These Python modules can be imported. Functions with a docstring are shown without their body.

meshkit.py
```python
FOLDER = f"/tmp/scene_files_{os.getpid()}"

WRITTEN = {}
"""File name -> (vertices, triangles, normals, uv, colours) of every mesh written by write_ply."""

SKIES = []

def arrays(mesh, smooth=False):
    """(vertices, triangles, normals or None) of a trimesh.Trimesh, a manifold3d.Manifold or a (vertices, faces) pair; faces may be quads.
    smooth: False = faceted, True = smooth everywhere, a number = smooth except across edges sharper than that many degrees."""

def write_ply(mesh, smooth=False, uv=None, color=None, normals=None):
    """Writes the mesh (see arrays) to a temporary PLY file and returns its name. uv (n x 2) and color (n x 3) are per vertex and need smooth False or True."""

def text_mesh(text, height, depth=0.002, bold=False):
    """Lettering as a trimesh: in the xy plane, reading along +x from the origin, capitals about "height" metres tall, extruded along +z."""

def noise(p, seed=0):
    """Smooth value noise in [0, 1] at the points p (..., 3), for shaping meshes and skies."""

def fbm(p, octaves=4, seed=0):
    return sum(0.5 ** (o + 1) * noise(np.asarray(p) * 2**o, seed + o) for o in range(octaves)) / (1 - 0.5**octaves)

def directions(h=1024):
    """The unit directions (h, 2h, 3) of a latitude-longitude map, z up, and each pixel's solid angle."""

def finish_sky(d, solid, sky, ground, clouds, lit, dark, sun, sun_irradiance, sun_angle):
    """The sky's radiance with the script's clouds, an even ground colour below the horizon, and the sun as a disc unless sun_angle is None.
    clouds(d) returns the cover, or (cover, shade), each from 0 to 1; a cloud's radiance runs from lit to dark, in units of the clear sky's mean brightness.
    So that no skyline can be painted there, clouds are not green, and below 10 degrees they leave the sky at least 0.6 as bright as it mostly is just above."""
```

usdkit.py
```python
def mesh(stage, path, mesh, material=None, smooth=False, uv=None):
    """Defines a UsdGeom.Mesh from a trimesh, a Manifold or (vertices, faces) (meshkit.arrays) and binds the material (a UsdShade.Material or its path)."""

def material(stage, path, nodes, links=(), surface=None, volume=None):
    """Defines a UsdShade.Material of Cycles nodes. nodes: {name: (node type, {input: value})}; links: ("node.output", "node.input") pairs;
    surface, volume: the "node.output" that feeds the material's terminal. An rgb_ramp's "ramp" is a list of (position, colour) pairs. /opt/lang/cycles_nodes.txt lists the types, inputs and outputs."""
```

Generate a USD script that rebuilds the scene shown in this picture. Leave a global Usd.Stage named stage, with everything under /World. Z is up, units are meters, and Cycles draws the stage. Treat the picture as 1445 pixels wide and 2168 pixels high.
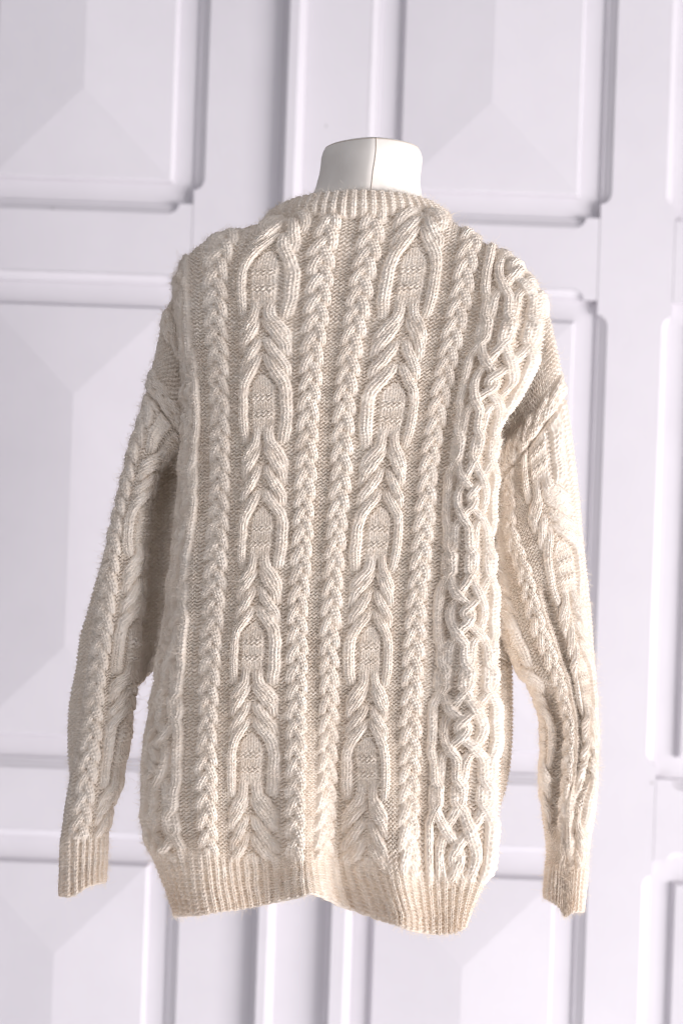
import math, random
import numpy as np
import trimesh, shapely
import shapely.geometry as sg
from shapely import affinity
from scipy.interpolate import PchipInterpolator
from scipy.ndimage import gaussian_filter
import usdkit, meshkit
from pxr import Usd, UsdGeom, UsdLux, UsdShade, Gf, Sdf, Vt

rng = np.random.default_rng(7)
stage = Usd.Stage.CreateInMemory()
UsdGeom.SetStageUpAxis(stage, UsdGeom.Tokens.z)
UsdGeom.SetStageMetersPerUnit(stage, 1.0)
UsdGeom.Xform.Define(stage, '/World')
UsdGeom.Scope.Define(stage, '/World/Looks')

# ------------------------------------------------------------------ camera
FOC, APW, W, H = 60.0, 24.0, 1445.0, 2168.0
FPX = W * FOC / APW
DIST, ZC, ROLL = 1.8, 1.10, math.radians(2.0)
cr, sr = math.cos(ROLL), math.sin(ROLL)
cam = UsdGeom.Camera.Define(stage, '/World/camera')
cam.CreateFocalLengthAttr(FOC)
cam.CreateHorizontalApertureAttr(APW)
cam.CreateVerticalApertureAttr(APW * H / W)
cam.CreateFStopAttr(3.6)
cam.CreateFocusDistanceAttr(1.72)
cam.CreateClippingRangeAttr(Gf.Vec2f(0.05, 100))
cam.CreateExposureAttr(-0.77)
UsdGeom.Xformable(cam).AddTransformOp().Set(Gf.Matrix4d(
    cr, 0, sr, 0,  -sr, 0, cr, 0,  0, -1, 0, 0,  0, -DIST, ZC, 1))

# ------------------------------------------------------------------ light: lamps
def rect(name, pos, target, w, h, power, color):
    l = UsdLux.RectLight.Define(stage, '/World/' + name)
    l.CreateWidthAttr(w); l.CreateHeightAttr(h); l.CreateIntensityAttr(power); l.CreateColorAttr(Gf.Vec3f(*color))
    p, t = np.array(pos, float), np.array(target, float)
    b = (p - t) / np.linalg.norm(p - t)
    r = np.cross([0, 0, 1], b); r /= np.linalg.norm(r)
    u = np.cross(b, r)
    UsdGeom.Xformable(l).AddTransformOp().Set(Gf.Matrix4d(*r, 0, *u, 0, *b, 0, *p, 1))
    return l
rect('key_light', (4.0, -2.1, 0.3), (0.0, 0.3, 0.95), 2.6, 2.2, 31.0, (1.0, 0.965, 0.975))
rect('low_light', (0.35, -0.55, -0.95), (0.3, -0.25, 1.0), 3.6, 2.3, 3.5, (0.97, 0.95, 1.0))
rect('upper_light', (-0.2, -2.6, 3.4), (0, 0.4, 1.1), 4.6, 2.6, 2.6, (0.95, 0.94, 1.0))
rect('left_light', (-3.0, -1.4, 1.4), (0, 0.2, 1.1), 2.4, 2.4, 1.4, (0.95, 0.94, 1.0))

# ------------------------------------------------------------------ helpers
def unproj(x, y, d):
    """photograph position and depth behind the garment's middle plane (m) -> world points"""
    x, y, d = np.broadcast_arrays(np.asarray(x, float), np.asarray(y, float), np.asarray(d, float))
    k = (DIST + d) / FPX
    a, b = (x - W / 2) * k, (H / 2 - y) * k
    return np.stack([a * cr - b * sr, d, ZC + a * sr + b * cr], -1)
PX = DIST / FPX
used = {}
def path_for(name, parent='/World'):
    key = (parent, name)
    n = used.get(key, 0); used[key] = n + 1
    return f'{parent}/{name}' + (f'_{n:03d}' if n else '')
def keys(p, **kw):
    for k, v in kw.items():
        if v: p.SetCustomDataByKey(k, v)
def thing(name, label, cat, group=None):
    x = UsdGeom.Xform.Define(stage, path_for(name))
    keys(x.GetPrim(), label=label, category=cat, group=group)
    return str(x.GetPath())
def obj(name, mesh, mat, parent, smooth=False, label=None):
    m = usdkit.mesh(stage, path_for(name, parent), mesh, mat, smooth=smooth)
    keys(m.GetPrim(), label=label)
    return str(m.GetPath())
def raw(name, v, f, n, mat, parent, label=None):
    m = UsdGeom.Mesh.Define(stage, path_for(name, parent))
    m.CreatePointsAttr(Vt.Vec3fArray.FromNumpy(np.ascontiguousarray(v, np.float32)))
    m.CreateFaceVertexCountsAttr(Vt.IntArray.FromNumpy(np.full(len(f), f.shape[1], np.int32)))
    m.CreateFaceVertexIndicesAttr(Vt.IntArray.FromNumpy(np.ascontiguousarray(f, np.int32).ravel()))
    m.CreateSubdivisionSchemeAttr('none')
    m.CreateNormalsAttr(Vt.Vec3fArray.FromNumpy(np.ascontiguousarray(n, np.float32)))
    m.SetNormalsInterpolation('vertex')
    UsdShade.MaterialBindingAPI.Apply(m.GetPrim()).Bind(mat)
    keys(m.GetPrim(), label=label)
    return str(m.GetPath())

# ------------------------------------------------------------------ materials
def wool_mat(name, col1, col2, trans):
    return usdkit.material(stage, '/World/Looks/' + name, {
        'tc': ('texture_coordinate', {}),
        'n1': ('noise_texture', {'scale': 60.0, 'detail': 4.0, 'roughness': 0.6}),
        'r1': ('rgb_ramp', {'ramp': [(0.3, col1), (0.7, col2)]}),
        'map': ('mapping', {'scale': (1.0, 1.0, 0.35)}),
        'n2': ('noise_texture', {'scale': 1500.0, 'detail': 3.0, 'roughness': 0.7}),
        'b': ('bump', {'strength': 0.35, 'distance': 0.0009}),
        'p': ('principled_bsdf', {'roughness': 0.95, 'specular_ior_level': 0.12, 'sheen_weight': 0.18, 'sheen_roughness': 0.5, 'sheen_tint': (1.0, 0.97, 0.93)}),
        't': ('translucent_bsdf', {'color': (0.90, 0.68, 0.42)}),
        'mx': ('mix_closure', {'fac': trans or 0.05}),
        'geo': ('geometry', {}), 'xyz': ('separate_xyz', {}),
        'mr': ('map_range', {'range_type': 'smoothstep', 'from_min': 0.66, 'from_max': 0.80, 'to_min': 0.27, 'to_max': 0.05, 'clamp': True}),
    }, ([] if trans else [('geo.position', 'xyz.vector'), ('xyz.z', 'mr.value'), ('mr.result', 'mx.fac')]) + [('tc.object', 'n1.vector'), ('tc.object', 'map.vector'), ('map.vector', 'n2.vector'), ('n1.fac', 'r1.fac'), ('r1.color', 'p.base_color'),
        ('n2.fac', 'b.height'), ('b.normal', 'p.normal'), ('p.BSDF', 'mx.closure1'), ('t.BSDF', 'mx.closure2')], surface='mx.closure')
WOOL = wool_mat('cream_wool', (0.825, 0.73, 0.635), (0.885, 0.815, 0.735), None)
WOOL_FOLDED = wool_mat('cream_wool_folded', (0.825, 0.73, 0.635), (0.885, 0.815, 0.735), 0.03)
PAINT = usdkit.material(stage, '/World/Looks/white_paint', {
    'tc': ('texture_coordinate', {}),
    'n1': ('noise_texture', {'scale': 5.0, 'detail': 7.0, 'roughness': 0.6}),
    'r1': ('rgb_ramp', {'ramp': [(0.3, (0.625, 0.598, 0.638)), (0.7, (0.67, 0.643, 0.682))]}),
    'map': ('mapping', {'scale': (220.0, 220.0, 7.0)}),
    'n2': ('noise_texture', {'scale': 1.0, 'detail': 4.0, 'roughness': 0.6}),
    'b': ('bump', {'strength': 0.12, 'distance': 0.001}),
    'p': ('principled_bsdf', {'roughness': 0.42, 'specular_ior_level': 0.4}),
}, [('tc.object', 'n1.vector'), ('n1.fac', 'r1.fac'), ('r1.color', 'p.base_color'), ('tc.object', 'map.vector'), ('map.vector', 'n2.vector'),
    ('n2.fac', 'b.height'), ('b.normal', 'p.normal')], surface='p.BSDF')
JERSEY = usdkit.material(stage, '/World/Looks/white_jersey', {
    'tc': ('texture_coordinate', {}),
    'n1': ('noise_texture', {'scale': 40.0, 'detail': 4.0}),
    'r1': ('rgb_ramp', {'ramp': [(0.3, (0.82, 0.77, 0.715)), (0.7, (0.87, 0.83, 0.78))]}),
    'n2': ('noise_texture', {'scale': 1800.0, 'detail': 2.0}),
    'b': ('bump', {'strength': 0.25, 'distance': 0.0004}),
    'p': ('principled_bsdf', {'roughness': 0.85, 'specular_ior_level': 0.2, 'sheen_weight': 0.15}),
}, [('tc.object', 'n1.vector'), ('tc.object', 'n2.vector'), ('n1.fac', 'r1.fac'), ('r1.color', 'p.base_color'), ('n2.fac', 'b.height'), ('b.normal', 'p.normal')], surface='p.BSDF')
THREAD = usdkit.material(stage, '/World/Looks/seam_thread', {'p': ('principled_bsdf', {'base_color': (0.60, 0.51, 0.43), 'roughness': 0.9})}, [], surface='p.BSDF')
DARK = usdkit.material(stage, '/World/Looks/door_gap_grey', {'p': ('principled_bsdf', {'base_color': (0.42, 0.40, 0.41), 'roughness': 0.7})}, [], surface='p.BSDF')

# ================================================================== doors
DY = 0.70                       # front face of the door's frame
KD = (DIST + DY) / FPX          # metres per photograph pixel there
def dpt(x, y):
    p = unproj(x, y, DY); return float(p[0]), float(p[2])
PL_R = dpt(441, 150)[0]                     # right outer edge of the left column of panels
PW = 520 * KD                               # outer width of a panel
PL_L = PL_R - PW
PR_L = dpt(783, 150)[0]; PR_R = PR_L + PW
PN_L = dpt(1416, 200)[0]; PN_R = PN_L + PW
AST0, AST1 = dpt(597, 200)[0], dpt(644, 200)[0]
ZT = dpt(100, 443)[1]; ZM1 = dpt(100, 573)[1]; ZM0 = dpt(100, 1627)[1]; ZB1 = dpt(100, 1757)[1]
ZB0 = ZB1 - (ZM1 - ZM0); ZTOP = ZT + (ZM1 - ZM0)
DTOP, DBOT = ZTOP + 0.09, ZB0 - 0.12
SL, GW, ST = 22 * KD, 44 * KD, 7 * KD       # slope, groove, field step widths
DEP = 0.013                                 # groove depth
THK = 0.035
def box_mesh(x0, x1, y0, y1, z0, z1, bev=0.0):
    m = trimesh.creation.box((x1 - x0, y1 - y0, z1 - z0)); m.apply_translation(((x0 + x1) / 2, (y0 + y1) / 2, (z0 + z1) / 2))
    return m
def plate(poly, y0, y1):
    """shapely polygon in (x, z) -> a plate from depth y0 (front) to y1"""
    ms = []
    for g in getattr(poly, 'geoms', [poly]):
        if g.area < 1e-7: continue
        m = trimesh.creation.extrude_polygon(g, y1 - y0, engine='earcut')
        v = m.vertices.copy(); m.vertices = np.stack([v[:, 0], y1 - v[:, 2], v[:, 1]], 1)
        ms.append(m)
    m = trimesh.util.concatenate(ms); m.fix_normals(); return m
ENDG, ENDR = 30 * KD, 26 * KD               # plain length at a corner, length of the rounded end
def off_profile(L):
    n = 9
    a = np.linspace(0, np.pi / 2, n)
    l0 = ENDG + ENDR * (1 - np.cos(a)); o0 = SL * np.sin(a)
    l = np.concatenate([l0, L - l0[::-1]]); o = np.concatenate([o0, o0[::-1]])
    return l, o
def opening(x0, x1, z0, z1):
    r = sg.box(x0 + SL, z0 + SL, x1 - SL, z1 - SL)
    ps = [r]
    wx, wz = x1 - x0 - 2 * SL, z1 - z0 - 2 * SL
    l, o = off_profile(wx)
    ps += [sg.Polygon(np.r_[np.c_[x0 + SL + l, z0 + SL - o], [[x1 - SL - ENDG, z0 + SL + .001], [x0 + SL + ENDG, z0 + SL + .001]]]),
           sg.Polygon(np.r_[np.c_[x0 + SL + l, z1 - SL + o], [[x1 - SL - ENDG, z1 - SL - .001], [x0 + SL + ENDG, z1 - SL - .001]]])]
    l, o = off_profile(wz)
    ps += [sg.Polygon(np.r_[np.c_[x0 + SL - o, z0 + SL + l], [[x0 + SL + .001, z1 - SL - ENDG], [x0 + SL + .001, z0 + SL + ENDG]]]),
           sg.Polygon(np.r_[np.c_[x1 - SL + o, z0 + SL + l], [[x1 - SL - .001, z1 - SL - ENDG], [x1 - SL - .001, z0 + SL + ENDG]]])]
    return shapely.union_all(ps)
def slope(x0, x1, z0, z1, side):
    """the ogee slope along one side of a panel's opening"""
    L = (x1 - x0 if side in 'bt' else z1 - z0) - 2 * SL
    l, o = off_profile(L)
    prof = [(0, DEP), (0.10, DEP * .62), (0.30, DEP * .62), (0.36, DEP * .50), (0.62, DEP * .36), (0.86, DEP * .14), (0.97, 0.0015)]
    rows = []
    for f, d in prof:
        oo = o * f
        if side == 'b': x, z = x0 + SL + l, z0 + SL - oo
        if side == 't': x, z = x0 + SL + l, z1 - SL + oo
        if side == 'l': x, z = x0 + SL - oo, z0 + SL + l
        if side == 'r': x, z = x1 - SL + oo, z0 + SL + l
        rows.append(np.stack([x, np.full_like(x, DY + d) - 0.0, z], 1))
    back = rows[-1].copy(); back[:, 1] = DY + DEP + .004
    rows.append(back)
    v = np.concatenate(rows); n = len(l); f = []
    for r in range(len(rows) - 1):
        for c in range(n - 1):
            a = r * n + c
            q = [a, a + 1, a + n + 1, a + n]
            f.append(q if side in 'tl' else q[::-1])
    f = np.array(f)
    m = trimesh.Trimesh(v, np.vstack([f[:, [0, 1, 2]], f[:, [0, 2, 3]]]), process=False)
    # face the viewer
    if m.face_normals[:, 1].mean() > 0: m.invert()
    return m
RISE = 0.011                                # height of the pyramid
def field(x0, x1, z0, z1):
    """groove floor, step and hipped raised field"""
    gx0, gx1, gz0, gz1 = x0 + SL, x1 - SL, z0 + SL, z1 - SL
    fx0, fx1, fz0, fz1 = gx0 + GW, gx1 - GW, gz0 + GW, gz1 - GW
    e = ST
    yf, ye = DY + DEP, DY + DEP - 0.009
    hw = (fx1 - fx0) / 2 - e
    xc = (fx0 + fx1) / 2
    R = lambda a0, a1, b0, b1, y: [(a0, y, b0), (a1, y, b0), (a1, y, b1), (a0, y, b1)]
    v = R(gx0 - .004, gx1 + .004, gz0 - .004, gz1 + .004, yf) + R(fx0, fx1, fz0, fz1, yf) + R(fx0 + e * .7, fx1 - e * .7, fz0 + e * .7, fz1 - e * .7, ye) \
        + R(fx0 + e, fx1 - e, fz0 + e, fz1 - e, ye - .0012)
    v += [(xc, ye - RISE, fz0 + e + hw), (xc, ye - RISE, fz1 - e - hw)]
    f = []
    for k in range(3):
        for i in range(4):
            a, b = 4 * k + i, 4 * k + (i + 1) % 4
            f += [[a, b, b + 4], [a, b + 4, a + 4]]
    f += [[12, 13, 16], [13, 14, 17], [13, 17, 16], [14, 15, 17], [15, 12, 16], [15, 16, 17]]
    m = trimesh.Trimesh(np.array(v), np.array(f), process=False)
    if m.face_normals[:, 1].mean() > 0: m.invert()
    return m
def door(label, x0, x1, cols, joints, extra=None):
    d = thing('door', label, 'door')
    rows = [(ZT, ZTOP), (ZM0, ZM1), (ZB0, ZB1)]
    ops = shapely.union_all([opening(a, b, c, e) for a, b in cols for c, e in rows])
    xs = [x0] + [v for ab in cols for v in ab] + [x1]
    g = 0.0007
    for k in range(0, len(xs), 2):           # stiles
        s0 = xs[k] if k == 0 else xs[k] - SL
        s1 = xs[k + 1] if k + 2 == len(xs) else xs[k + 1] + SL
        if k > 0: s0 = xs[k] - SL
        if k == 0: s0 = xs[0]
        obj('stile', plate(sg.box(s0, DBOT, s1, DTOP).difference(ops), DY, DY + THK), PAINT, d)
    zs = [DBOT, ZB0, ZB1, ZM0, ZM1, ZT, ZTOP, DTOP]
    for a, b in cols:
        for k in range(0, 8, 2):
            r = sg.box(a + SL + g, zs[k] - (SL if k else 0), b - SL - g, zs[k + 1] + (SL if k < 6 else 0)).difference(ops)
            obj('rail', plate(r, DY + 0.0004, DY + THK - .002), PAINT, d)
        for c, e in rows:
            p = obj('panel', field(a, b, c, e), PAINT, d)
            for s in 'btlr':
                obj('moulding', slope(a, b, c, e, s), PAINT, p, smooth=50)
    return d
def strip_mesh(xa, xb, z0, z1, proud=0.022):
    w = xb - xa
    prof = [(0, 0), (0, -proud * .35), (.0022, -proud * .45), (.0030, -proud * .62), (.0075, -proud * .66), (.0085, -proud), (w - .0105, -proud), (w - .0085, -proud * .93), (w - .0040, -proud * .45), (w - .002, -proud * .40), (w, -proud * .1), (w, 0)]
    m = trimesh.creation.extrude_polygon(sg.Polygon(prof), z1 - z0, engine='earcut')
    v = m.vertices; m.vertices = np.stack([xa + v[:, 0], DY + v[:, 1], z0 + v[:, 2]], 1)
    m.fix_normals(); return m
GAP = 0.003
dl = door('white painted panelled door leaf on the left, behind the shaded sleeve', PL_L - 0.09, AST0 + 0.004, [(PL_L, PL_R)], None)
dr = door('white painted panelled door leaf on the right, with the raised cover strip on its edge', AST0 + 0.004 + GAP, PN_R + 0.09, [(PR_L, PR_R), (PN_L, PN_R)], None)
obj('cover_strip', strip_mesh(AST0, AST1, DBOT, DTOP), PAINT, dr, smooth=25)
WX0, WX1 = dpt(686, 2050)[0], dpt(742, 2050)[0]
obj('edge_strip', strip_mesh(WX0, WX1, DBOT, ZM0 + 0.12), PAINT, dr, smooth=25)
chip = trimesh.creation.cylinder(0.0022, 0.0006, sections=12); chip.apply_transform(trimesh.transformations.rotation_matrix(np.pi / 2, [1, 0, 0]))
for cx, cy, par in ((112, 441, dl), (1379, 1658, dr), (690, 266, dr)):
    q = chip.copy(); a_, b_ = dpt(cx, cy); q.apply_scale((1 + .4 * math.sin(cx), 1, .8)); q.apply_translation((a_, DY - 0.0002, b_)); obj('nail_head', q, DARK, par)
wall = usdkit.mesh(stage, path_for('wall'), box_mesh(PL_L - 1.2, PN_R + 1.2, DY + THK + .012, DY + THK + .1, DBOT - .3, DTOP + .5), DARK)
keys(wall.GetPrim(), kind='structure', label='grey wall behind the doors', category='wall')

# ================================================================== dress form
form = thing('dress_form', 'white jersey-covered dress form whose neck rises out of the sweater collar', 'mannequin')
def loft(rows, n=96, ridge=0.0, cap_top=True):
    """rows: (y photograph, x centre, half width, centre depth, half depth) in photograph pixels"""
    th = np.linspace(0, 2 * np.pi, n, endpoint=False)
    P = []
    for y, xc, hw, dc, hd in rows:
        x = xc + hw * np.sin(th); dd = np.cos(th)
        d = dc - hd * (dd * (1 - ridge) + ridge * np.sign(dd) * (1 - np.abs(np.sin(th)) ** 1.15))
        p = unproj(x, np.full(n, y), 0.0)
        p[:, 1] = d * PX
        P.append(p)
    return P, n
nk = [(303.5, 786, 30), (304.5, 786, 70), (308, 787, 92), (314, 787, 100), (324, 787, 105), (338, 786.5, 107.5), (360, 784, 107.5), (385, 780, 109.5), (405, 778, 114), (430, 774, 124), (455, 768, 150), (480, 762, 200), (520, 756, 270), (580, 752, 320), (700, 742, 325), (900, 735, 310), (1100, 725, 300), (1300, 715, 310), (1480, 708, 330)]
nkd = PchipInterpolator([300, 340, 430, 480, 560, 700, 900, 1100, 1480], [100, 112, 116, 104, 98, 100, 110, 110, 120])
prof_y = np.array([r[0] for r in nk]); ys = np.unique(np.concatenate([prof_y, np.linspace(303.5, 455, 50), np.linspace(455, 1480, 50)]))
fx, fh = PchipInterpolator(prof_y, [r[1] for r in nk]), PchipInterpolator(prof_y, [r[2] for r in nk])
rows = [(y, fx(y), fh(y), 10, nkd(y) * min(1.0, fh(y) / 100) if y < 340 else nkd(y)) for y in ys]
P, n = loft(rows, ridge=0.26)
V = np.concatenate(P); F = []
for r in range(len(P) - 1):
    a = np.arange(n) + r * n; b = (np.arange(n) + 1) % n + r * n
    F.append(np.stack([a, b, b + n, a + n], 1))
F = np.concatenate(F); F = np.vstack([F[:, [0, 2, 1]], F[:, [0, 3, 2]]])
top, bot = len(V), len(V) + 1
V = np.vstack([V, P[0].mean(0), P[-1].mean(0)])
i = np.arange(n); j = (i + 1) % n
F = np.vstack([F, np.stack([i, j, np.full(n, top)], 1), np.stack([j + (len(P) - 1) * n, i + (len(P) - 1) * n, np.full(n, bot)], 1)])
fm = trimesh.Trimesh(V, F, process=False); fm.fix_normals()
obj('neck_and_torso', fm, JERSEY, form, smooth=60)
def tube(pts, r, n=8):
    pts = np.asarray(pts, float); t = np.gradient(pts, axis=0); t /= np.linalg.norm(t, axis=1)[:, None]
    ref = np.array([0, 1.0, 0]) if abs(t[0, 1]) < .8 else np.array([1.0, 0, 0])
    a = np.cross(t, ref); a /= np.linalg.norm(a, axis=1)[:, None]; b = np.cross(t, a)
    th = np.linspace(0, 2 * np.pi, n, endpoint=False)
    v = (pts[:, None] + r * (np.cos(th)[None, :, None] * a[:, None] + np.sin(th)[None, :, None] * b[:, None])).reshape(-1, 3)
    f = []
    for k in range(len(pts) - 1):
        for q in range(n):
            A, B = k * n + q, k * n + (q + 1) % n
            f += [[A, B, B + n], [A, B + n, A + n]]
    m = trimesh.Trimesh(v, f, process=False); m.fix_normals(); return m
# the back seam and the seam round the top
seam = []
for p in P:
    seam.append(p[0])
seam = np.array(seam)[4:60]; seam[:, 0] += 0.0035; seam[:, 1] += 0.0003
obj('back_seam', tube(seam, 0.00035), THREAD, form, smooth=True)
ring = np.array(P[min(range(len(ys)), key=lambda k: abs(ys[k] - 312))]); ring = np.vstack([ring, ring[:1]])
obj('top_seam', tube(ring, 0.0004), THREAD, form, smooth=True)

# ================================================================== the sweater
SW = thing('sweater', 'cream Aran cable-knit wool sweater seen from behind on the dress form', 'sweater')
def sm(x, a, b):
    u = np.clip((x - a) / (b - a), 0, 1); return u * u * (3 - 2 * u)
def n2(a, b, seed, sc):
    return meshkit.noise(np.stack([a / sc, b / sc, np.full_like(a, seed * 7.31)], -1), seed) - 0.5
def knit(p, q):
    x = p - np.floor(p)
    e = np.abs(np.sin(2 * np.pi * x)) ** 0.6
    return e * (0.4 + 0.6 * (0.5 + 0.5 * np.cos(2 * np.pi * (q + 0.55 * np.abs(2 * x - 1)))))
SWD, ROW = 12.0, 8.2
def purl(s, t):
    p, r = s / SWD, t / ROW
    w = 0.27 * np.cos(2 * np.pi * p)
    rd = 0.5 + 0.5 * np.cos(2 * np.pi * (r - w))
    c = 0.5 + 0.5 * np.cos(2 * np.pi * p)          # arches stand higher than dips
    c2 = 0.5 - 0.5 * np.cos(2 * np.pi * p)
    return 6.3 * rd ** 0.8 * (0.5 + 0.5 * np.maximum(c, c2) ** 2)
def strand(h, s, t, sc, z, w, dsdt, top=8.0, ncol=2, phase=0.0, tex=4.4, mask=None, drow=ROW):
    """raise h with one strand whose centre is sc(t): rounded, knitted in ncol columns"""
    ca = 1 / np.sqrt(1 + dsdt ** 2)
    d = (s - sc) * ca
    ins = np.abs(d) < w
    if mask is not None: ins = ins & mask
    dd = np.where(ins, d / w, 0)
    q = t / drow / ca * 1.0 + d * dsdt * ca / drow + phase
    hh = z + top * np.sqrt(1 - dd ** 2) + tex * (knit((dd + 1) / 2 * ncol, q) - 0.5)
    return np.where(ins, np.maximum(h, hh), h)
def braid(h, s, t, c, P=41.0, ph=0.0, wide=1.0, top=7.2, z0=3.0):
    """a plait: two files of lobes that leave the middle and end at the edges, each tucked under the next"""
    m0 = np.abs(s - c) < 30 * wide
    ii = np.where(m0.any(0))[0]; jj = np.where(m0.any(1))[0]
    if not len(ii): return h
    a = (slice(jj[0], jj[-1] + 1), slice(ii[0], ii[-1] + 1))
    hh, ss, tt = h[a].copy(), s[a], t[a]
    hh = np.where(np.abs(ss - c) < 17 * wide, np.maximum(hh, z0 + 2.5), hh)
    pts = np.array([(-17, -3, -5), (-8, 2, 2.0), (4, 8, 4.6), (17, 13, 4.0), (28, 15, 1.0), (38, 15, -5)], float)
    f, g = PchipInterpolator(pts[:, 0], pts[:, 1] * wide), PchipInterpolator(pts[:, 0], pts[:, 2])
    for m in (-1, 1):
        for k in (0, 1):
            u = np.mod(tt - ph * P - k * P - (m + 1) * P / 4 + 22, 2 * P) - 22
            ok = (u > -17) & (u < 38); uc = np.clip(u, -17, 38)
            hh = strand(hh, ss, u, c + m * f(uc), z0 + g(uc), 10.3 * wide, m * f(uc, 1), mask=ok, top=top, tex=4.2, ncol=2)
    out = h.copy(); out[a] = hh
    return out
def seg(h, s, t, pts, w, c=0.0, mir=1, z=None, top=8.0, ncol=2, tex=4.4):
    """a strand through control points (t, s, z)"""
    pts = np.asarray(pts, float)
    f, g = PchipInterpolator(pts[:, 0], pts[:, 1]), PchipInterpolator(pts[:, 0], pts[:, 2])
    m = (t >= pts[0, 0]) & (t <= pts[-1, 0]) & (np.abs(s - c) < np.abs(pts[:, 1]).max() + w + 2)
    jj, ii = np.where(m.any(1))[0], np.where(m.any(0))[0]
    if not len(jj): return h
    if m.shape[0] > jj[-1] - jj[0] + 3 or m.shape[1] > ii[-1] - ii[0] + 3:
        a = (slice(jj[0], jj[-1] + 1), slice(ii[0], ii[-1] + 1))
        h[a] = seg(h[a].copy(), s[a], t[a], pts, w, c, mir, z, top, ncol, tex)
        return h
    tc = np.clip(t, pts[0, 0], pts[-1, 0])
    end = np.clip(np.minimum(t - pts[0, 0], pts[-1, 0] - t) / 9.0, 0, 1)
    return strand(h, s, t, c + mir * f(tc), g(tc) - 7 * (1 - np.sqrt(np.clip(end * (2 - end), 0, 1))), w, mir * f(tc, 1), mask=m, top=top, ncol=ncol, tex=tex)
def leaf(h, s, t, c, centres):
    """ladder blocks in pointed frames with feathered twists between; centres: where the blocks stand"""
    cs = list(centres)
    for i, t0 in enumerate(cs):
        P = (cs[i + 1] - t0) if i + 1 < len(cs) else (t0 - cs[i - 1])
        k = P / 255.0
        ds = s - c
        blk = (np.abs(ds) < 25) & (t > t0 - 62 * k) & (t < t0 + 52 * k)
        lt = (t - t0) / k
        taper = np.abs(ds) < 25 * (1 - 0.35 * sm(lt, 28, 52)) * (0.25 + 0.75 * sm(lt, -66, -34))
        base = 4.0 + 3.6 * knit(ds / 11.0 + .5, t / ROW)
        for r0 in (-17, 17):
            rd = np.exp(-((lt - r0) / 9.5) ** 4)
            base = base + rd * (5.5 * (0.5 + 0.5 * np.cos(2 * np.pi * ((t - t0) / 8.6 - 0.25 * np.cos(2 * np.pi * ds / 11)))) + 2.6 - 3.6 * knit(ds / 11.0 + .5, t / ROW))
        edge = np.sqrt(np.clip((26 - np.abs(ds)) / 6, 0, 1))
        h = np.where(blk & taper, np.maximum(h, base * edge), h)
        for m in (-1, 1):
            # legs from the block's foot into the first feather
            feats = [34, 84, 128]
            for j, a in enumerate(feats):
                a0 = t0 + a * k
                if a0 > 1825: continue
                if j == 0:
                    pts = [(a0, 15, -3), (a0 + 18 * k, 13, 2), (a0 + 34 * k, 15, 6), (a0 + 58 * k, 30, 7), (a0 + 78 * k, 40, 3), (a0 + 98 * k, 42, -4)]
                else:
                    pts = [(a0 - 14 * k, 10, -3), (a0, 13, 3), (a0 + 26 * k, 27, 7), (a0 + 50 * k, 40, 3), (a0 + 72 * k, 42, -5)]
                h = seg(h, s, t, pts, 11.5, c, m)
            # frame of the next block
            a0 = t0 - P + 172 * k if i == 0 else t0 - 83 * k
            pts = [(t0 - 104 * k, 9, -3), (t0 - 88 * k, 14, 4), (t0 - 66 * k, 27, 7), (t0 - 40 * k, 41, 6), (t0 - 12 * k, 45, 5), (t0 + 30 * k, 45, 5), (t0 + 60 * k, 42, 3), (t0 + 80 * k, 38, -4)]
            h = seg(h, s, t, pts, 12.0, c, m)
    return h
KW = 1.0
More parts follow.
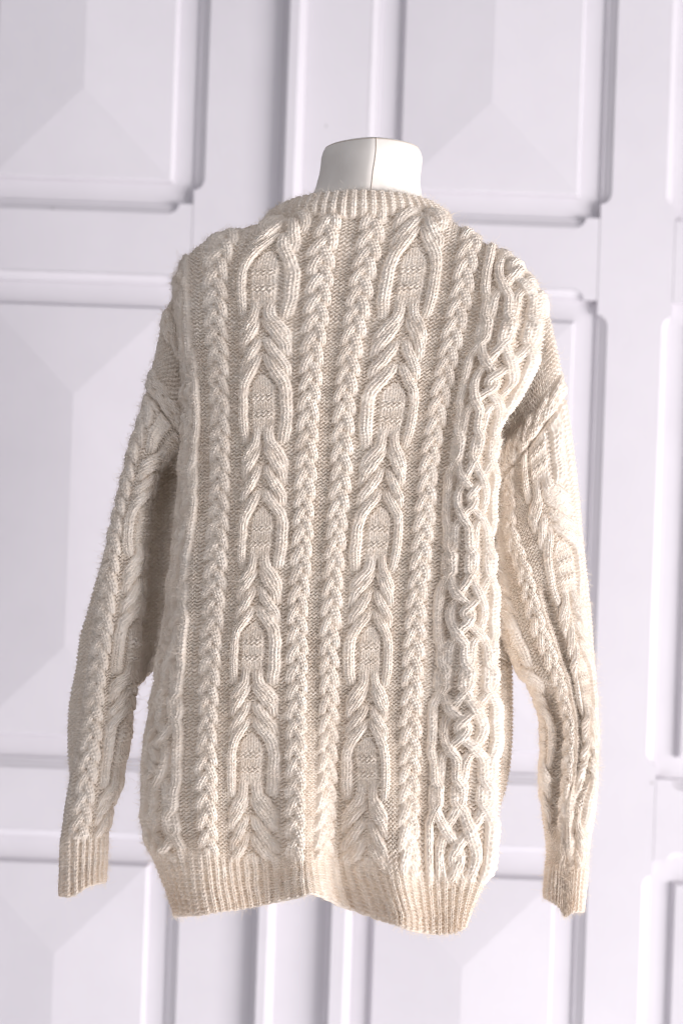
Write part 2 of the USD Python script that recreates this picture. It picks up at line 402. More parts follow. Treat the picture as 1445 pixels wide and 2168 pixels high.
def knot(h, s, t, c, starts, P=245.0, mir=1):
    """three two-strand ropes that open into an interlaced ring, over and over"""
    for t0 in starts:
        R = lambda u: t0 + u * P
        S = [
            [(0, -50, 4), (.10, -49, 6), (.20, -38, 7), (.30, -37, 5), (.40, -48, 5), (.52, -57, 5), (.86, -57, 5), (.95, -52, 4), (1.0, -50, 4)],
            [(0, -38, 4), (.10, -38, 3), (.20, -49, 3), (.30, -50, 4), (.40, -40, 4), (.53, -22, 8), (.62, -2, 2), (.69, 7, 4), (.76, -1, 8), (.86, -22, 1), (.95, -36, 3), (1.0, -38, 4)],
            [(0, -7, 5), (.10, -6, 6), (.20, 6, 7), (.30, 6, 4), (.40, -6, 4), (.53, -22, 1), (.69, -35, 5), (.86, -22, 8), (.96, -8, 5), (1.0, -7, 5)],
            [(0, 7, 3), (.10, 6, 3), (.20, -6, 3), (.30, -6, 5), (.40, 6, 3), (.53, 22, 8), (.69, 35, 5), (.86, 22, 1), (.96, 8, 3), (1.0, 7, 3)],
            [(0, 38, 4), (.10, 38, 6), (.20, 49, 7), (.30, 50, 4), (.40, 40, 3), (.53, 22, 1), (.62, 2, 8), (.69, -7, 4), (.76, 1, 2), (.86, 22, 8), (.95, 36, 4), (1.0, 38, 4)],
            [(0, 50, 4), (.10, 49, 3), (.20, 38, 3), (.30, 37, 5), (.40, 48, 5), (.52, 57, 5), (.86, 57, 5), (.95, 52, 4), (1.0, 50, 4)]]
        for p in S:
            p = np.array(p); q = np.c_[t0 + p[:, 0] * P, mir * p[:, 1] * KW, p[:, 2]]
            f, g = PchipInterpolator(q[:, 0], q[:, 1]), PchipInterpolator(q[:, 0], q[:, 2])
            m = (t >= q[0, 0]) & (t < q[-1, 0]); tc = np.clip(t, q[0, 0], q[-1, 0])
            h = strand(h, s, t, c + f(tc), g(tc) * 1.3, 10.4, f(tc, 1), mask=m, top=9.0, tex=4.2)
    return h
def ribbing(s, t, sp=19.0, amp=5.0):
    x = s / sp; fr = x - np.floor(x) - .5
    u = np.clip(np.abs(fr) / 0.33, 0, 1)
    col = np.sqrt(1 - u ** 2)
    return amp * col + np.where(u < 1, 3.8 * knit(fr / .66 + .5, t / ROW), 3.0 * (0.5 + 0.5 * np.cos(2 * np.pi * t / ROW)))

class Net:
    """smooth surface in photograph coordinates: for each row t the positions (x, y, depth px) at fabric columns s"""
    def __init__(self, ts, ss, X, Y, D):
        self.ts, self.ss = ts, ss
        self.A = np.stack([X, Y, D], -1)
    def grid(self, s, t):
        B = PchipInterpolator(self.ts, self.A, axis=0)(t)               # rows
        C = PchipInterpolator(self.ss, B, axis=1)(s)
        return C                                                        # (nt, ns, 3) x y d

def grid_normals(P):
    gu, gv = np.gradient(P, axis=1), np.gradient(P, axis=0)
    n = np.cross(gu, gv); l = np.linalg.norm(n, axis=-1, keepdims=True)
    return n / np.maximum(l, 1e-12)
def displace(G, hpx):
    """G: x, y, depth px grid -> world grid displaced outwards by hpx photograph pixels"""
    P = unproj(G[..., 0], G[..., 1], G[..., 2] * PX)
    N = grid_normals(P)
    if N[..., 1].mean() > 0: N = -N
    Ns = np.stack([gaussian_filter(N[..., k], 2.0, mode='nearest') for k in range(3)], -1)
    Ns /= np.linalg.norm(Ns, axis=-1, keepdims=True)
    Q = P + Ns * (hpx * PX)[..., None]
    M = grid_normals(Q)
    flip = (M * Ns).sum(-1).mean() < 0
    if flip: M = -M
    return Q, M, flip
FUZZ = []
def split(name_of, Q, M, flip, keep, lab, parent_map, fuzz=True, mat=None):
    """cut one displaced grid into the part meshes named by lab; parents first"""
    nt, ns = Q.shape[:2]
    idx = np.arange(nt * ns).reshape(nt, ns)
    f = np.stack([idx[:-1, :-1], idx[:-1, 1:], idx[1:, 1:], idx[1:, :-1]], -1)
    fl = lab[:-1, :-1]; fk = keep[:-1, :-1] & keep[1:, :-1] & keep[:-1, 1:] & keep[1:, 1:]
    V, N = Q.reshape(-1, 3), M.reshape(-1, 3)
    out = {}
    for code, (nm, par, label) in name_of.items():
        sel = f[(fl == code) & fk]
        if not len(sel): continue
        if not flip: sel = sel[:, ::-1]
        # winding must agree with the normals
        a = V[sel[:, 1]] - V[sel[:, 0]]; b = V[sel[:, 2]] - V[sel[:, 0]]
        if (np.cross(a, b) * N[sel[:, 0]]).sum(-1).mean() < 0: sel = sel[:, ::-1]
        u, inv = np.unique(sel, return_inverse=True)
        out[code] = raw(nm, V[u], inv.reshape(sel.shape), N[u], mat or WOOL, out.get(par, SW) if par is not None else SW, label)
        if fuzz: FUZZ.append((V[u], N[u]))
    return out

STEP = 1.45
# ---------------------------------------------------------------- back panel
def curve(*pts):
    p = np.array(pts, float); f = PchipInterpolator(p[:, 0], p[:, 1])
    return lambda y: f(np.clip(y, p[0, 0], p[-1, 0]))
xL = curve((430, 376), (560, 376), (600, 376), (700, 382), (800, 390), (900, 389), (1000, 384), (1100, 377), (1200, 367), (1300, 354), (1400, 337), (1500, 323), (1600, 308), (1700, 303), (1800, 316), (1850, 335), (1900, 354), (1940, 366), (2000, 372))
xR = curve((430, 1166), (600, 1166), (660, 1160), (737, 1152), (820, 1113), (880, 1078), (920, 1063), (960, 1058), (1050, 1050), (1140, 1048), (1200, 1055), (1310, 1055), (1400, 1061), (1500, 1063), (1600, 1063), (1700, 1061), (1800, 1053), (1850, 1041), (1890, 1024), (1930, 1006), (1985, 984))
cKL = curve((430, 412), (520, 402), (600, 398), (700, 405), (800, 420), (900, 422), (1000, 422), (1100, 413), (1200, 402), (1300, 397), (1400, 390), (1500, 393), (1600, 384), (1700, 384), (1800, 392), (1940, 410))   # right edge of the left knot column
cA = curve((430, 492), (480, 480), (520, 470), (600, 457), (700, 459), (800, 463), (900, 467), (1000, 466), (1100, 463), (1200, 459), (1300, 453), (1400, 446), (1500, 440), (1600, 438), (1700, 438), (1780, 441), (1940, 462))
cLL = curve((430, 625), (470, 605), (500, 590), (530, 568), (560, 559), (600, 555), (700, 554), (800, 556), (900, 555), (1000, 555), (1100, 553), (1200, 546), (1300, 539), (1400, 531), (1500, 531), (1600, 529), (1700, 528), (1780, 530), (1940, 545))
cB = curve((430, 702), (470, 696), (545, 680), (600, 677), (700, 667), (800, 658), (900, 652), (1000, 648), (1100, 642), (1200, 637), (1300, 631), (1400, 630), (1500, 629), (1600, 628), (1700, 627), (1800, 628), (1940, 632))
cC = curve((430, 795), (480, 788), (545, 775), (600, 764), (700, 747), (800, 732), (900, 724), (1000, 720), (1100, 712), (1200, 705), (1300, 699), (1400, 695), (1500, 695), (1600, 692), (1700, 689), (1800, 684), (1940, 712))
cLR = curve((430, 902), (480, 889), (540, 879), (600, 870), (690, 854), (800, 838), (900, 826), (1000, 813), (1100, 804), (1200, 795), (1300, 787), (1400, 782), (1500, 780), (1600, 776), (1700, 777), (1800, 775), (1940, 812))
cD = curve((430, 1010), (500, 998), (560, 986), (610, 978), (700, 959), (800, 938), (900, 921), (1000, 905), (1100, 897), (1200, 887), (1300, 878), (1400, 873), (1500, 869), (1600, 867), (1700, 865), (1800, 865), (1940, 885))
cKR = curve((430, 1090), (560, 1085), (640, 1080), (700, 1066), (800, 1040), (900, 1012), (1000, 998), (1100, 995), (1200, 993), (1300, 985), (1400, 985), (1500, 976), (1600, 970), (1700, 965), (1800, 960), (1940, 955))
SS = np.array([-422, -352, -284, -232, -128, -40, 40, 128, 232, 330, 402.0])
hemY = curve((280, 1930), (362, 1936), (400, 1937), (460, 1930), (520, 1922), (580, 1909), (640, 1896), (668, 1890), (700, 1897), (740, 1921), (790, 1944), (830, 1955), (880, 1970), (926, 1977), (969, 1973), (1010, 1950))
ribY = curve((280, 1800), (450, 1812), (540, 1822), (640, 1822), (700, 1808), (760, 1824), (840, 1850), (900, 1860), (1000, 1868), (1080, 1872))
YTp = np.array([(330, 720), (366, 640), (374, 606), (385, 572), (397, 543), (412, 524), (440, 505), (480, 490), (530, 471), (570, 458), (650, 446), (785, 442), (900, 448), (940, 463), (975, 484), (1010, 503), (1050, 530), (1090, 556), (1120, 586), (1148, 624), (1163, 655), (1178, 700)], float)
YT = PchipInterpolator(YTp[:, 0], YTp[:, 1])
TRIB, TEND, RT = 1818.0, 1940.0, 40.0
def body_surface(s, t):
    ycols = np.linspace(400, 2000, 161)
    X = np.stack([xL(ycols), xL(ycols) + 0.22 * (cKL(ycols) - xL(ycols)), cKL(ycols), cA(ycols), cLL(ycols), cB(ycols), cC(ycols), cLR(ycols), cD(ycols), cKR(ycols), xR(ycols)], 1)
    FX = PchipInterpolator(SS, X, axis=1)(s)                        # (161, ns)
    # top line at each column
    yt = np.array([YT(np.clip(np.interp(520, ycols, FX[:, i]), 331, 1177)) for i in range(len(s))])
    a = t[:, None] - (yt - RT * (np.pi / 2 - 1))[None]
    y = np.where(a > RT * np.pi / 2, t[:, None], yt[None] + RT * (1 - np.cos(np.clip(a, 0, RT * np.pi / 2) / RT)))
    y = np.where(a < 0, yt[None] + (-a) * 0.35, y)
    dro = np.where(a > RT * np.pi / 2, 0, RT * (1 - np.sin(np.clip(a / RT, 0, np.pi / 2)))) + np.where(a < 0, -a, 0)
    xx = np.empty_like(y)
    yc = np.maximum(y, 440)
    for i in range(len(s)):
        xx[:, i] = np.interp(yc[:, i], ycols, FX[:, i])
    # the rib hangs to the hem's own line
    u = np.clip((t[:, None] - 1690) / (TRIB - 1690), 0, 1); u = u * u
    y1 = t[:, None] + (ribY(xx) - TRIB) * u
    y2 = ribY(xx) + (t[:, None] - TRIB) / (TEND - TRIB) * (hemY(xx) - ribY(xx))
    y = np.where(t[:, None] < 1690, y, np.where(t[:, None] < TRIB, y1, y2))
    for i in range(len(s)):
        lo = t > 1690
        xx[lo, i] = np.interp(y[lo, i], ycols, FX[:, i])
    l, r = xL(y), xR(y)
    xc, hw = (l + r) / 2, (r - l) / 2 + 0.5
    n_ = np.clip((xx - xc) / hw, -1, 1)
    p = np.where(n_ < 0, 2.8, 12.0)
    shape = (1 - np.abs(n_) ** p) ** (1 / p)
    B = 180 * (0.72 + 0.28 * sm(y, 440, 800)) * (1 - 0.18 * sm(y, 1550, 1950))
    d = -B * shape
    d = d + dro * 1.0
    # folds that open towards the hem
    g = sm(y, 1380, 1930)
    def fold(xline, amp, sg_, gg): return amp * gg * np.exp(-((xx - xline) / sg_) ** 2)
    d += fold(curve((1380, 632), (1600, 634), (1800, 640), (1940, 655))(y), -36, 42, g)
    d += fold(curve((1380, 715), (1600, 715), (1800, 722), (1940, 745))(y), 40, 42, g)
    d += fold(curve((1380, 800), (1600, 815), (1800, 838), (1940, 850))(y), -34, 40, g)
    d += fold(curve((1380, 560), (1940, 540))(y), 16, 60, g)
    d += fold(curve((1380, 420), (1940, 430))(y), -14, 50, g)
    # knot column's edge and slack cloth under the arms
    d += fold(curve((500, 400), (800, 416), (1100, 410), (1400, 388))(y), -16, 18, sm(y, 560, 680) * (1 - sm(y, 1350, 1500)))
    d += fold(curve((500, 1080), (700, 1062), (900, 1010), (1100, 990), (1400, 985))(y), -14, 40, sm(y, 560, 700) * (1 - sm(y, 1500, 1700)))
    d += fold(curve((500, 960), (1400, 935))(y), 10, 28, sm(y, 700, 900) * (1 - sm(y, 1500, 1700)))
    return np.stack([xx, y, d], -1), a, n_
s = np.arange(-422, 402.1, STEP); t = np.concatenate([np.arange(395, TEND, STEP), [TEND]])
G, arc, nx = body_surface(s, t)
S, T = np.meshgrid(s, t)
S0 = S + 5.0 * n2(S, T, 1, 42) + 2.6 * n2(S, T, 2, 14); T0 = T + 7.0 * n2(S, T, 3, 50) + 3.0 * n2(S, T, 4, 13)
h = purl(S0, T0)
h = braid(h, S0, T0, -232, ph=.1); h = braid(h, S0, T0, -40, ph=.42); h = braid(h, S0, T0, 40, ph=.05); h = braid(h, S0, T0, 232, ph=.65)
CL = [340, 595, 858, 1133, 1378, 1616, 1862]; CR = [335, 590, 872, 1135, 1385, 1622, 1868]
h = leaf(h, S0, T0, -128, CL); h = leaf(h, S0, T0, 128, CR)
h = knot(h, S0, T0, 335, [395 + 245 * k for k in range(-1, 6)]); h = knot(h, S0, T0, -350, [455 + 245 * k for k in range(-1, 6)], mir=-1)
rb = ribbing(S0, T0, amp=4.0)
mixr = sm(T + 30 * n2(S, T, 9, 25), TRIB - 30, TRIB + 26)
h = h * (1 - mixr) + rb * mixr
h = h * np.clip(1.06 + 0.5 * n2(S, T, 5, 30), .8, 1.3)
h += 0.7 * n2(S, T, 6, 3.2) + 1.6 * n2(S, T, 7, 7)
# rounded bottom edge turning inwards
lip = []
Q, M, flip = displace(G, h - 7.5)
def add_lip(Q, M, r=0.0028, inside=0.02, axis_down=np.array([0, 0, -1.0])):
    """extra rows that turn the last row inwards"""
    e, nn = Q[-1], M[-1]
    nn = np.stack([gaussian_filter(nn[:, k], 4) for k in range(3)], 1); nn -= (nn @ axis_down)[:, None] * axis_down; nn /= np.linalg.norm(nn, axis=1)[:, None]
    c = e - nn * r
    rows, ns_ = [], []
    for a in np.linspace(0, np.pi, 7)[1:]:
        dirn = nn * np.cos(a) + axis_down * np.sin(a)
        rows.append(c + dirn * r); ns_.append(dirn)
    for k in (1, 2):
        rows.append(c - nn * r - axis_down * inside * k / 2); ns_.append(-nn)
    return np.concatenate([Q, np.array(rows)]), np.concatenate([M, np.array(ns_)])
lab = np.zeros(S.shape, int)
for k, (c, w) in enumerate([(-350, 76), (-232, 27), (-128, 58), (-40, 27), (40, 27), (128, 58), (232, 27), (335, 74)]):
    lab[(np.abs(S - c) < w) & (T < TRIB - 6)] = k + 1
lab[T >= TRIB - 6] = 9
h *= (0.3 + 0.7 * sm(arc, -5, 110)) * (1 - .45 * np.abs(nx) ** 12)
keep = arc > -46
nl = 8
Q2, M2 = add_lip(Q, M)
lab2 = np.vstack([lab, np.full((nl, len(s)), 9)]); keep2 = np.vstack([keep, np.ones((nl, len(s)), bool)])
names = {0: ('back_panel', None, None), 1: ('knot_cable', 0, None), 2: ('braided_cable', 0, None), 3: ('leaf_cable', 0, None), 4: ('braided_cable', 0, None), 5: ('braided_cable', 0, None),
         6: ('leaf_cable', 0, None), 7: ('braided_cable', 0, None), 8: ('knot_cable', 0, None), 9: ('hem_rib', None, None)}
split(names, Q2, M2, flip, keep2, lab2, None)

# ---------------------------------------------------------------- front panel (turned to the doors)
tf = np.arange(470, 1941, 6.0); sf = np.linspace(-1, 1, 140)
yy = np.repeat(tf[:, None], len(sf), 1)
l, r = xL(yy) + 10, xR(yy) - 12
xx = (l + r) / 2 + (r - l) / 2 * np.sin(sf * np.pi / 2)[None]
top_ = np.interp(xx[0], YTp[:, 0], YTp[:, 1]); nkdrop = 120 * np.exp(-((xx[0] - 760) / 150) ** 4)
yy = yy + (np.maximum(top_ + nkdrop + 6, 470) - 470)[None] * (1 - (tf[:, None] - 470) / (1940 - 470)) ** 3 - 20 * sm(tf, 1500, 1940)[:, None]
yy = yy - 45 * sm(tf, 1700, 1940)[:, None]
yy = yy + ((hemY(xx) - 12) - 1920) * sm(tf, 1700, 1940)[:, None] * (np.abs(sf)[None] ** 6)
dd = 170 * (np.cos(sf * np.pi / 2)[None] ** 0.85) * (0.55 + 0.45 * sm(yy, 460, 760)) + 2
GF = np.stack([xx, yy, dd], -1)
PF = unproj(xx, yy, dd * PX); NF = -grid_normals(PF)
if NF[..., 1].mean() < 0: NF = -NF
SF, TF = np.meshgrid(sf * 430, tf)
PF = PF + NF * ((2.5 * np.abs(np.sin(SF / 18)) + 1.5 * np.sin(TF / 2.6)) * PX)[..., None]
NF2 = grid_normals(PF)
if (NF2 * NF).sum(-1).mean() < 0: NF2 = -NF2
split({0: ('front_panel', None, None)}, PF, NF2, False, np.ones(SF.shape, bool), np.zeros(SF.shape, int), None, fuzz=False)

# ---------------------------------------------------------------- sides and shoulders that join back and front
def joint(name, A, B, toward):
    u = np.linspace(0, 1, 40)[None, :, None]
    G_ = A[:, None] + (B - A)[:, None] * u
    P_ = unproj(G_[..., 0], G_[..., 1], G_[..., 2] * PX); N_ = grid_normals(P_)
    if (N_ @ np.array(toward, float)).mean() < 0: N_ = -N_
    k = np.arange(G_.shape[0])[:, None] * 1.0 + 0 * u[..., 0]
    P_ = P_ + N_ * ((1.6 * np.sin(k * 2.2) + 1.4 * np.sin(u[..., 0] * 110) - 2) * PX)[..., None]
    M_ = grid_normals(P_)
    if (M_ * N_).sum(-1).mean() < 0: M_ = -M_
    split({0: (name, None, None)}, P_, M_, False, np.ones(P_.shape[:2], bool), np.zeros(P_.shape[:2], int), None, fuzz=False)
for side, col, fcol in ((1, -1, -1), (-1, 0, 0)):
    A = np.stack([G[:, col, 0] - side * 9, G[:, col, 1], G[:, col, 2] + 3], -1)[T[:, 0] > (930 if side > 0 else 640)][::4]
    fy = GF[:, fcol, 1]; o = np.argsort(fy)
    B = np.stack([np.interp(A[:, 1], fy[o], GF[o, fcol, 0]), A[:, 1], np.interp(A[:, 1], fy[o], GF[o, fcol, 2])], -1)
    joint('side_panel', A, B, (side, 0, 0))
for lo, hi in ((366, 585), (930, 1172)):
    c = (GF[0, :, 0] > lo) & (GF[0, :, 0] < hi)
    B = GF[0][c] + np.array([0, 3, 0]); xs_ = B[:, 0]
    xq = np.linspace(xs_.min(), xs_.max(), 90); o = np.argsort(xs_)
    B = np.stack([xq] + [np.interp(xq, xs_[o], B[o, k]) for k in (1, 2)], -1)
    A = np.stack([xq, YT(np.clip(xq, 331, 1177)) + 9, np.full_like(xq, 6.0)], -1)
    joint('shoulder_seam', A, B, (0, 0, 1))

# ---------------------------------------------------------------- neckband
thn = np.linspace(-np.pi, np.pi, 620); vn = np.concatenate([np.linspace(0, 1, 40), 1 + np.linspace(0.04, .75, 22)])
TH, VN = np.meshgrid(thn, vn)
c_, s_ = np.cos(TH), np.sin(TH)
vv = np.clip(VN, 0, 1)
hwn = 196 + (174 - 196) * vv; xcn = 757 + 3 * vv
yb = np.where(c_ > 0, 462 + 9 * (1 - c_), 471 - 130 * c_); ytp = np.where(c_ > 0, 404 + 46 * (1 - c_), 450 - 110 * c_)
yn = yb + (ytp - yb) * vv
dn = -(127 + (119 - 127) * vv) * c_
bul = 7 * np.sin(np.pi * vv)
over = np.clip(VN - 1, 0, 1)
an = np.clip(over / .35, 0, 1) * np.pi
k_in = 9 * (1 - np.cos(an)) / 2 * 1.3
xn = xcn + (hwn - k_in) * s_; dn = dn * (hwn - k_in) / hwn
yn = yn - 5 * np.sin(an) + np.clip(over - .35, 0, 1) * 90
hn = ribbing(TH * 190, VN * 62, sp=190 * 2 * np.pi / 56, amp=6.5) * (1 - sm(VN, .98, 1.2) * .6) * sm(VN, -0.02, .1) + bul - 2
SN, TN = TH * 190, VN * 62
hn = hn + 1.3 * n2(SN, TN, 16, 3.2) + 2.4 * n2(SN, TN, 17, 9)
PN = unproj(xn, yn, dn * PX)
NN = grid_normals(PN)
ctr = unproj(757, 470, 0)
if (NN[:40] * (PN[:40] - ctr)).sum(-1).mean() < 0: NN = -NN
NN = np.stack([gaussian_filter(NN[..., k], 1.5, mode='nearest') for k in range(3)], -1); NN /= np.linalg.norm(NN, axis=-1, keepdims=True)
PN = PN + NN * ((hn - 3) * PX)[..., None]
MN = grid_normals(PN)
if (MN * NN).sum(-1).mean() < 0: MN = -MN
split({0: ('neckband', None, None)}, PN, MN, False, np.ones(TH.shape, bool), np.zeros(TH.shape, int), None)

# ---------------------------------------------------------------- sleeves
def sleeve(rowsL, rowsR, fr, sk, ts, dc, hd, cols, leafc, plait, tcuff, seam_t, creases=(), half=True, xseam=None, cuffcurve=None, seed=20, mirror=1):
    """rowsL / rowsR: edge points per row; fr: fractions of the inner fabric columns; sk: fabric columns"""
    L, R = np.array(rowsL, float), np.array(rowsR, float)
    ts = np.array(ts, float)
    L[:, 0] -= 7 * sm(ts, 1300, 1600); R[:, 0] += 8 * sm(ts, 1200, 1600)
    f = np.c_[np.zeros(len(ts)), np.array(fr, float), np.ones(len(ts))]
    X = L[:, None, 0] + (R - L)[:, None, 0] * f; Y = L[:, None, 1] + (R - L)[:, None, 1] * f
    D = np.array(dc, float)[:, None] - np.array(hd, float)[:, None] * np.sqrt(np.clip(1 - (2 * f - 1) ** 2, 0, 1))
    net = Net(ts, np.array(sk, float), X, Y, D)
    s = np.arange(sk[0], sk[-1] + .1, 1.55); t = np.arange(ts[0], ts[-1] + .1, 1.55)
    G = net.grid(s, t)
    # true elliptical section between the edges
    Lg, Rg = PchipInterpolator(ts, L, axis=0)(t), PchipInterpolator(ts, R, axis=0)(t)
    w = np.linalg.norm(Rg - Lg, axis=1)[:, None]
    n_ = np.clip(np.linalg.norm(G[..., :2] - Lg[:, None], axis=-1) / w * 2 - 1, -1, 1)
    G[..., 2] = PchipInterpolator(ts, dc)(t)[:, None] - PchipInterpolator(ts, hd)(t)[:, None] * (1 - np.abs(n_) ** 2.2) ** (1 / 2.2)
    S, T = np.meshgrid(s, t)
    for (pts, amp, wd) in creases:
        p = np.array(pts, float); fc = np.interp(T[:, 0], p[:, 0], p[:, 1])
        on = sm(t, p[0, 0] - 30, p[0, 0] + 30) * (1 - sm(t, p[-1, 0] - 30, p[-1, 0] + 30))
        G[..., 2] += amp * on[:, None] * np.exp(-((S - fc[:, None]) / wd) ** 2)
    if cuffcurve is not None:
        G[..., 1] += cuffcurve(S) * sm(T, ts[-1] - 60, ts[-1])
    S0 = S + 5.0 * n2(S, T, seed, 42) + 2.6 * n2(S, T, seed + 1, 14); T0 = T + 7.0 * n2(S, T, seed + 2, 50) + 3.0 * n2(S, T, seed + 3, 13)
    h = purl(S0, T0)
    for c in cols: h = braid(h, S0, T0, c, ph=.2)
    for c, cen in leafc: h = leaf(h, S0, T0, c, cen)
    # yoke: plain rows and a plait that runs along the seam
    yk = purl(T0 * 1.05, S0)
    for c in plait: yk = braid(yk, T0, S0, c, P=43.0, wide=1.2, z0=1.0)
    my = T < seam_t
    h = np.where(my, yk, h)
    h = h - 9 * np.exp(-((T - seam_t) / 4.5) ** 2)
    rb = ribbing(S0, T0, sp=17.5)
    mixr = sm(T + 8 * n2(S, T, seed + 5, 25), tcuff - 10, tcuff + 6)
    h = h * (1 - mixr) + rb * mixr
    h = h * (1 - .55 * np.abs(n_) ** 8)
    h = h * np.clip(1.04 + 0.5 * n2(S, T, seed + 6, 30), .8, 1.3) + 0.7 * n2(S, T, seed + 7, 3.2) + 1.6 * n2(S, T, seed + 8, 7)
    Q, M, flip = displace(G, h - 8)
    lab = np.zeros(S.shape, int)
    k = 1; names = {0: ('sleeve', None, None)}
    for c in cols:
        lab[(np.abs(S - c) < 27) & (T > seam_t) & (T < tcuff)] = k; names[k] = ('braided_cable', 0, None); k += 1
    for c, _ in leafc:
        lab[(np.abs(S - c) < 58) & (T > seam_t) & (T < tcuff)] = k; names[k] = ('leaf_cable', 0, None); k += 1
    for c in plait:
        lab[(np.abs(T - c) < 27) & (T < seam_t - 2)] = k; names[k] = ('plaited_band', 0, None); k += 1
    lab[T >= tcuff] = k; names[k] = ('cuff', 0, None)
    Q2, M2 = add_lip(Q, M, r=.0026, inside=.03)
    split(names, Q2, M2, flip, np.ones(Q2.shape[:2], bool), np.vstack([lab, np.full((8, len(s)), k)]), None)
    # the side turned away
    nb = np.linspace(0, 1, 70)[None]; tb = t[::3]
    Lb, Rb = Lg[::3] + np.array([10.0, 0]), Rg[::3] - np.array([14.0, 0])
    a = nb * np.pi
    xb = Lb[:, None, 0] + (Rb - Lb)[:, None, 0] * (1 - np.cos(a)) / 2; ybk = Lb[:, None, 1] + (Rb - Lb)[:, None, 1] * (1 - np.cos(a)) / 2
    db = PchipInterpolator(ts, dc)(tb)[:, None] + PchipInterpolator(ts, hd)(tb)[:, None] * .9 * np.sin(a)
    PB = unproj(xb, ybk, db * PX); NB = grid_normals(PB)
    if NB[..., 1].mean() < 0: NB = -NB
    SB, TB = np.meshgrid(nb[0] * 200, tb)
    PB = PB + NB * ((3 * np.abs(np.sin(SB / 12))) * PX)[..., None]
    split({0: ('sleeve_underside', None, None)}, PB, NB, False, np.ones(SB.shape, bool), np.zeros(SB.shape, int), None, fuzz=False)

# right-hand sleeve
sleeve([(1075, 730), (1050, 880), (1045, 1035), (1040, 1130), (1045, 1250), (1052, 1340), (1086, 1420), (1124, 1480), (1142, 1560), (1141, 1650), (1146, 1720), (1155, 1800), (1151, 1850), (1149, 1898)],
       [(1166, 655), (1185, 735), (1205, 840), (1229, 1010), (1243, 1160), (1255, 1270), (1261, 1370), (1264, 1450), (1267, 1550), (1265, 1640), (1260, 1715), (1248, 1790), (1243, 1850), (1235, 1926)],
       [(.2, .6), (.2, .6), (.2, .56), (.2, .58), (.33, .75), (.40, .77), (.46, .8), (.47, .81), (.50, .81), (.48, .77), (.42, .62), (.42, .62), (.42, .65), (.42, .65)],
       (-175, -78, 40, 112), (640, 740, 862, 990, 1130, 1235, 1330, 1410, 1510, 1605, 1680, 1760, 1815, 1880),
       (10, 18, 25, 30, 34, 36, 36, 36, 36, 36, 36, 36, 36, 36), (30, 60, 90, 100, 105, 105, 95, 85, 78, 75, 70, 62, 60, 58),
       (-78,), ((40, (905, 1150, 1402, 1650)), (-182, (1010, 1260, 1510))), (832,), 1805, 862,
       creases=[([(1180, -28), (1330, -22), (1480, -12), (1600, -6), (1660, -10)], 20, 12), ([(1400, -122), (1600, -114), (1720, -118)], 30, 26), ([(1560, 50), (1700, 25), (1740, 10)], 16, 14), ([(1640, -40), (1780, -20)], -18, 26)],
       cuffcurve=lambda S: 26 * np.exp(-((S + 10) / 85) ** 2), seed=20)
# left-hand sleeve
sleeve([(378, 600), (343, 660), (319, 762), (302, 826), (268, 950), (232, 1100), (200, 1235), (188, 1340), (174, 1480), (162, 1580), (146, 1655), (131, 1750), (128, 1785), (126, 1888)],
       [(404, 665), (404, 765), (404, 885), (400, 942), (352, 985), (321, 1110), (314, 1240), (300, 1385), (286, 1460), (278, 1550), (256, 1655), (232, 1745), (227, 1785), (224, 1866)],
       [(.3, .93), (.25, .93), (.2, .93), (.14, .92), (.12, .92), (.15, .92), (.24, .92), (.24, .92), (.25, .92), (.28, .92), (.36, .93), (.42, .94), (.42, .94), (.42, .94)],
       (-45, 0, 84, 100), (590, 680, 800, 872, 985, 1140, 1275, 1390, 1520, 1620, 1700, 1785, 1820, 1925),
       (0, 8, 15, 20, 25, 28, 30, 30, 30, 30, 30, 30, 30, 30), (20, 40, 70, 85, 92, 92, 88, 80, 74, 70, 62, 56, 54, 52),
       (0,), ((84, (900, 1145, 1392, 1640)),), (842, 690), 1812, 872,
       creases=[([(1000, 36), (1700, 34)], 4, 8)],
       cuffcurve=lambda S: 14 * np.exp(-((S + 20) / 30) ** 2), seed=40)
# the slack cloth of the left sleeve behind its front fold
def slack(name, rows, depth, seed, label=None, mat=None, tilt=0.0):
    r = np.array(rows, float); t = np.arange(r[0, 0], r[-1, 0] + .1, 2.4)
    l, rr, dL, dR = (PchipInterpolator(r[:, 0], r[:, k])(t) for k in (1, 2, 3, 4))
    u = np.linspace(0, 1, 60)
    x = l[:, None] + (rr - l)[:, None] * u; y = np.repeat(t[:, None], 60, 1)
    d = dL[:, None] + (dR - dL)[:, None] * u - depth * np.sin(np.pi * u)[None]
    S, T = x.copy(), y.copy()
    y = y - tilt * (u[None] - .3) * sm(y, r[-1, 0] - 160, r[-1, 0])
    h = purl(S + 3 * n2(S, T, seed, 30), T + 4 * n2(S, T, seed + 1, 40))
    h = np.maximum(h, 0) + 8 * np.exp(-(((S - (l + rr)[:, None] / 2) / 12)) ** 2) * (1 + .3 * np.sin(T / 7)) + 1.6 * n2(S, T, seed + 2, 5)
    Q, M, flip = displace(np.stack([x, y, d], -1), h - 5)
    Q, M = add_lip(Q, M)
    split({0: (name, None, None)}, Q, M, flip, np.ones(Q.shape[:2], bool), np.zeros(Q.shape[:2], int), None, mat=WOOL_FOLDED)
slack('sleeve_fold', [(1120, 236, 262, 50, 40), (1180, 220, 245, 65, 55), (1235, 200, 238, 84, 70), (1290, 185, 228, 100, 80), (1350, 167, 220, 108, 84), (1420, 158, 210, 110, 84), (1480, 146, 200, 112, 86), (1540, 141, 190, 112, 86), (1600, 142, 185, 108, 84), (1640, 147, 178, 100, 80), (1680, 156, 175, 90, 74)], 12, 60, mat=WOOL_FOLDED)
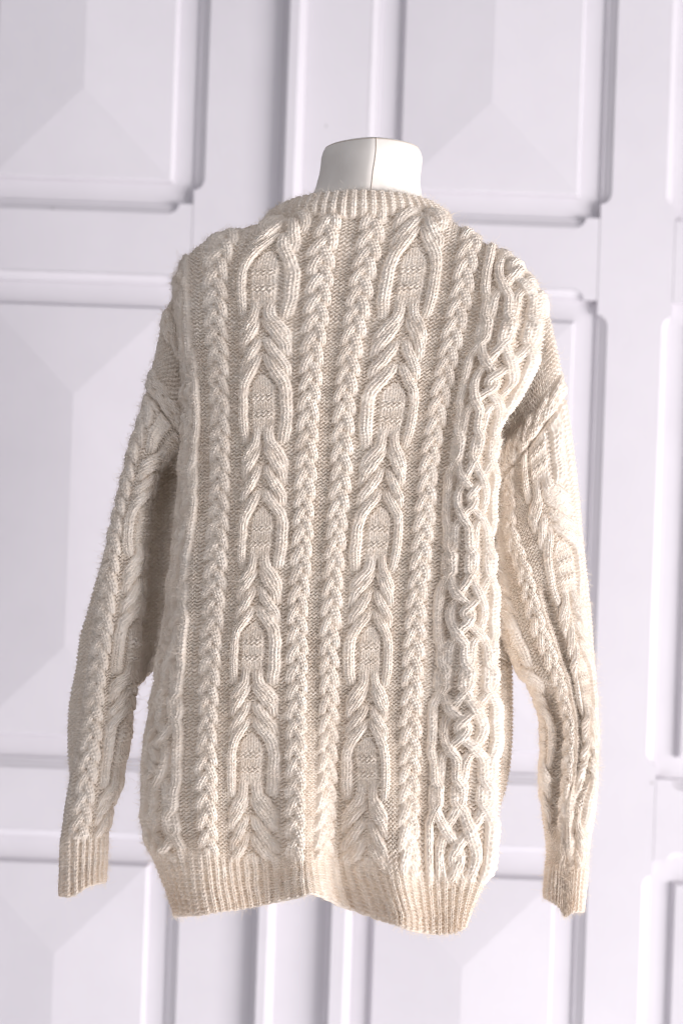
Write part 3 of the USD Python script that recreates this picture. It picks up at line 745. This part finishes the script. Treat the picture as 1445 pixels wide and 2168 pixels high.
slack('underarm_fold', [(880, 335, 415, 40, 30), (1000, 320, 405, 55, 40), (1100, 312, 396, 64, 44), (1200, 305, 388, 66, 46), (1300, 298, 372, 66, 46), (1380, 292, 358, 66, 46), (1440, 288, 340, 66, 46)], -14, 70, tilt=62)
slack('underarm_fold', [(1330, 1040, 1082, 40, 52), (1420, 1042, 1085, 40, 52), (1520, 1042, 1086, 40, 52), (1600, 1040, 1083, 40, 52), (1660, 1036, 1074, 40, 50), (1700, 1028, 1062, 36, 46), (1735, 1020, 1046, 30, 40)], 8, 80)

# ---------------------------------------------------------------- loose fibres of the wool
NF_ = 140000
Vf = np.concatenate([a for a, b in FUZZ]); Nf = np.concatenate([b for a, b in FUZZ])
pick = rng.choice(len(Vf), NF_, replace=False)
p0, n0 = Vf[pick], Nf[pick]
rd = rng.normal(size=(NF_, 3)); rd /= np.linalg.norm(rd, axis=1)[:, None]
ln = rng.uniform(.0025, .0085, NF_)[:, None] * np.where(rng.random(NF_) < .06, 1.8, 1.0)[:, None]
d1 = n0 * .75 + rd * .8; d1 /= np.linalg.norm(d1, axis=1)[:, None]
d2 = d1 + rng.normal(size=(NF_, 3)) * .7 + np.array([0, 0, -.25]); d2 /= np.linalg.norm(d2, axis=1)[:, None]
a0 = p0 - n0 * .0006; a1 = a0 + d1 * ln * .4; a2 = a1 + d2 * ln * .35; a3 = a2 + (d2 + rng.normal(size=(NF_, 3)) * .6) * ln * .25
cv = UsdGeom.BasisCurves.Define(stage, path_for('loose_fibres', SW))
cv.CreateTypeAttr('linear'); cv.CreateCurveVertexCountsAttr(Vt.IntArray.FromNumpy(np.full(NF_, 4, np.int32)))
cv.CreatePointsAttr(Vt.Vec3fArray.FromNumpy(np.stack([a0, a1, a2, a3], 1).reshape(-1, 3).astype(np.float32)))
cv.CreateWidthsAttr(Vt.FloatArray([0.00015])); cv.SetWidthsInterpolation('constant')
UsdShade.MaterialBindingAPI.Apply(cv.GetPrim()).Bind(WOOL)
keys(cv.GetPrim(), kind='stuff')
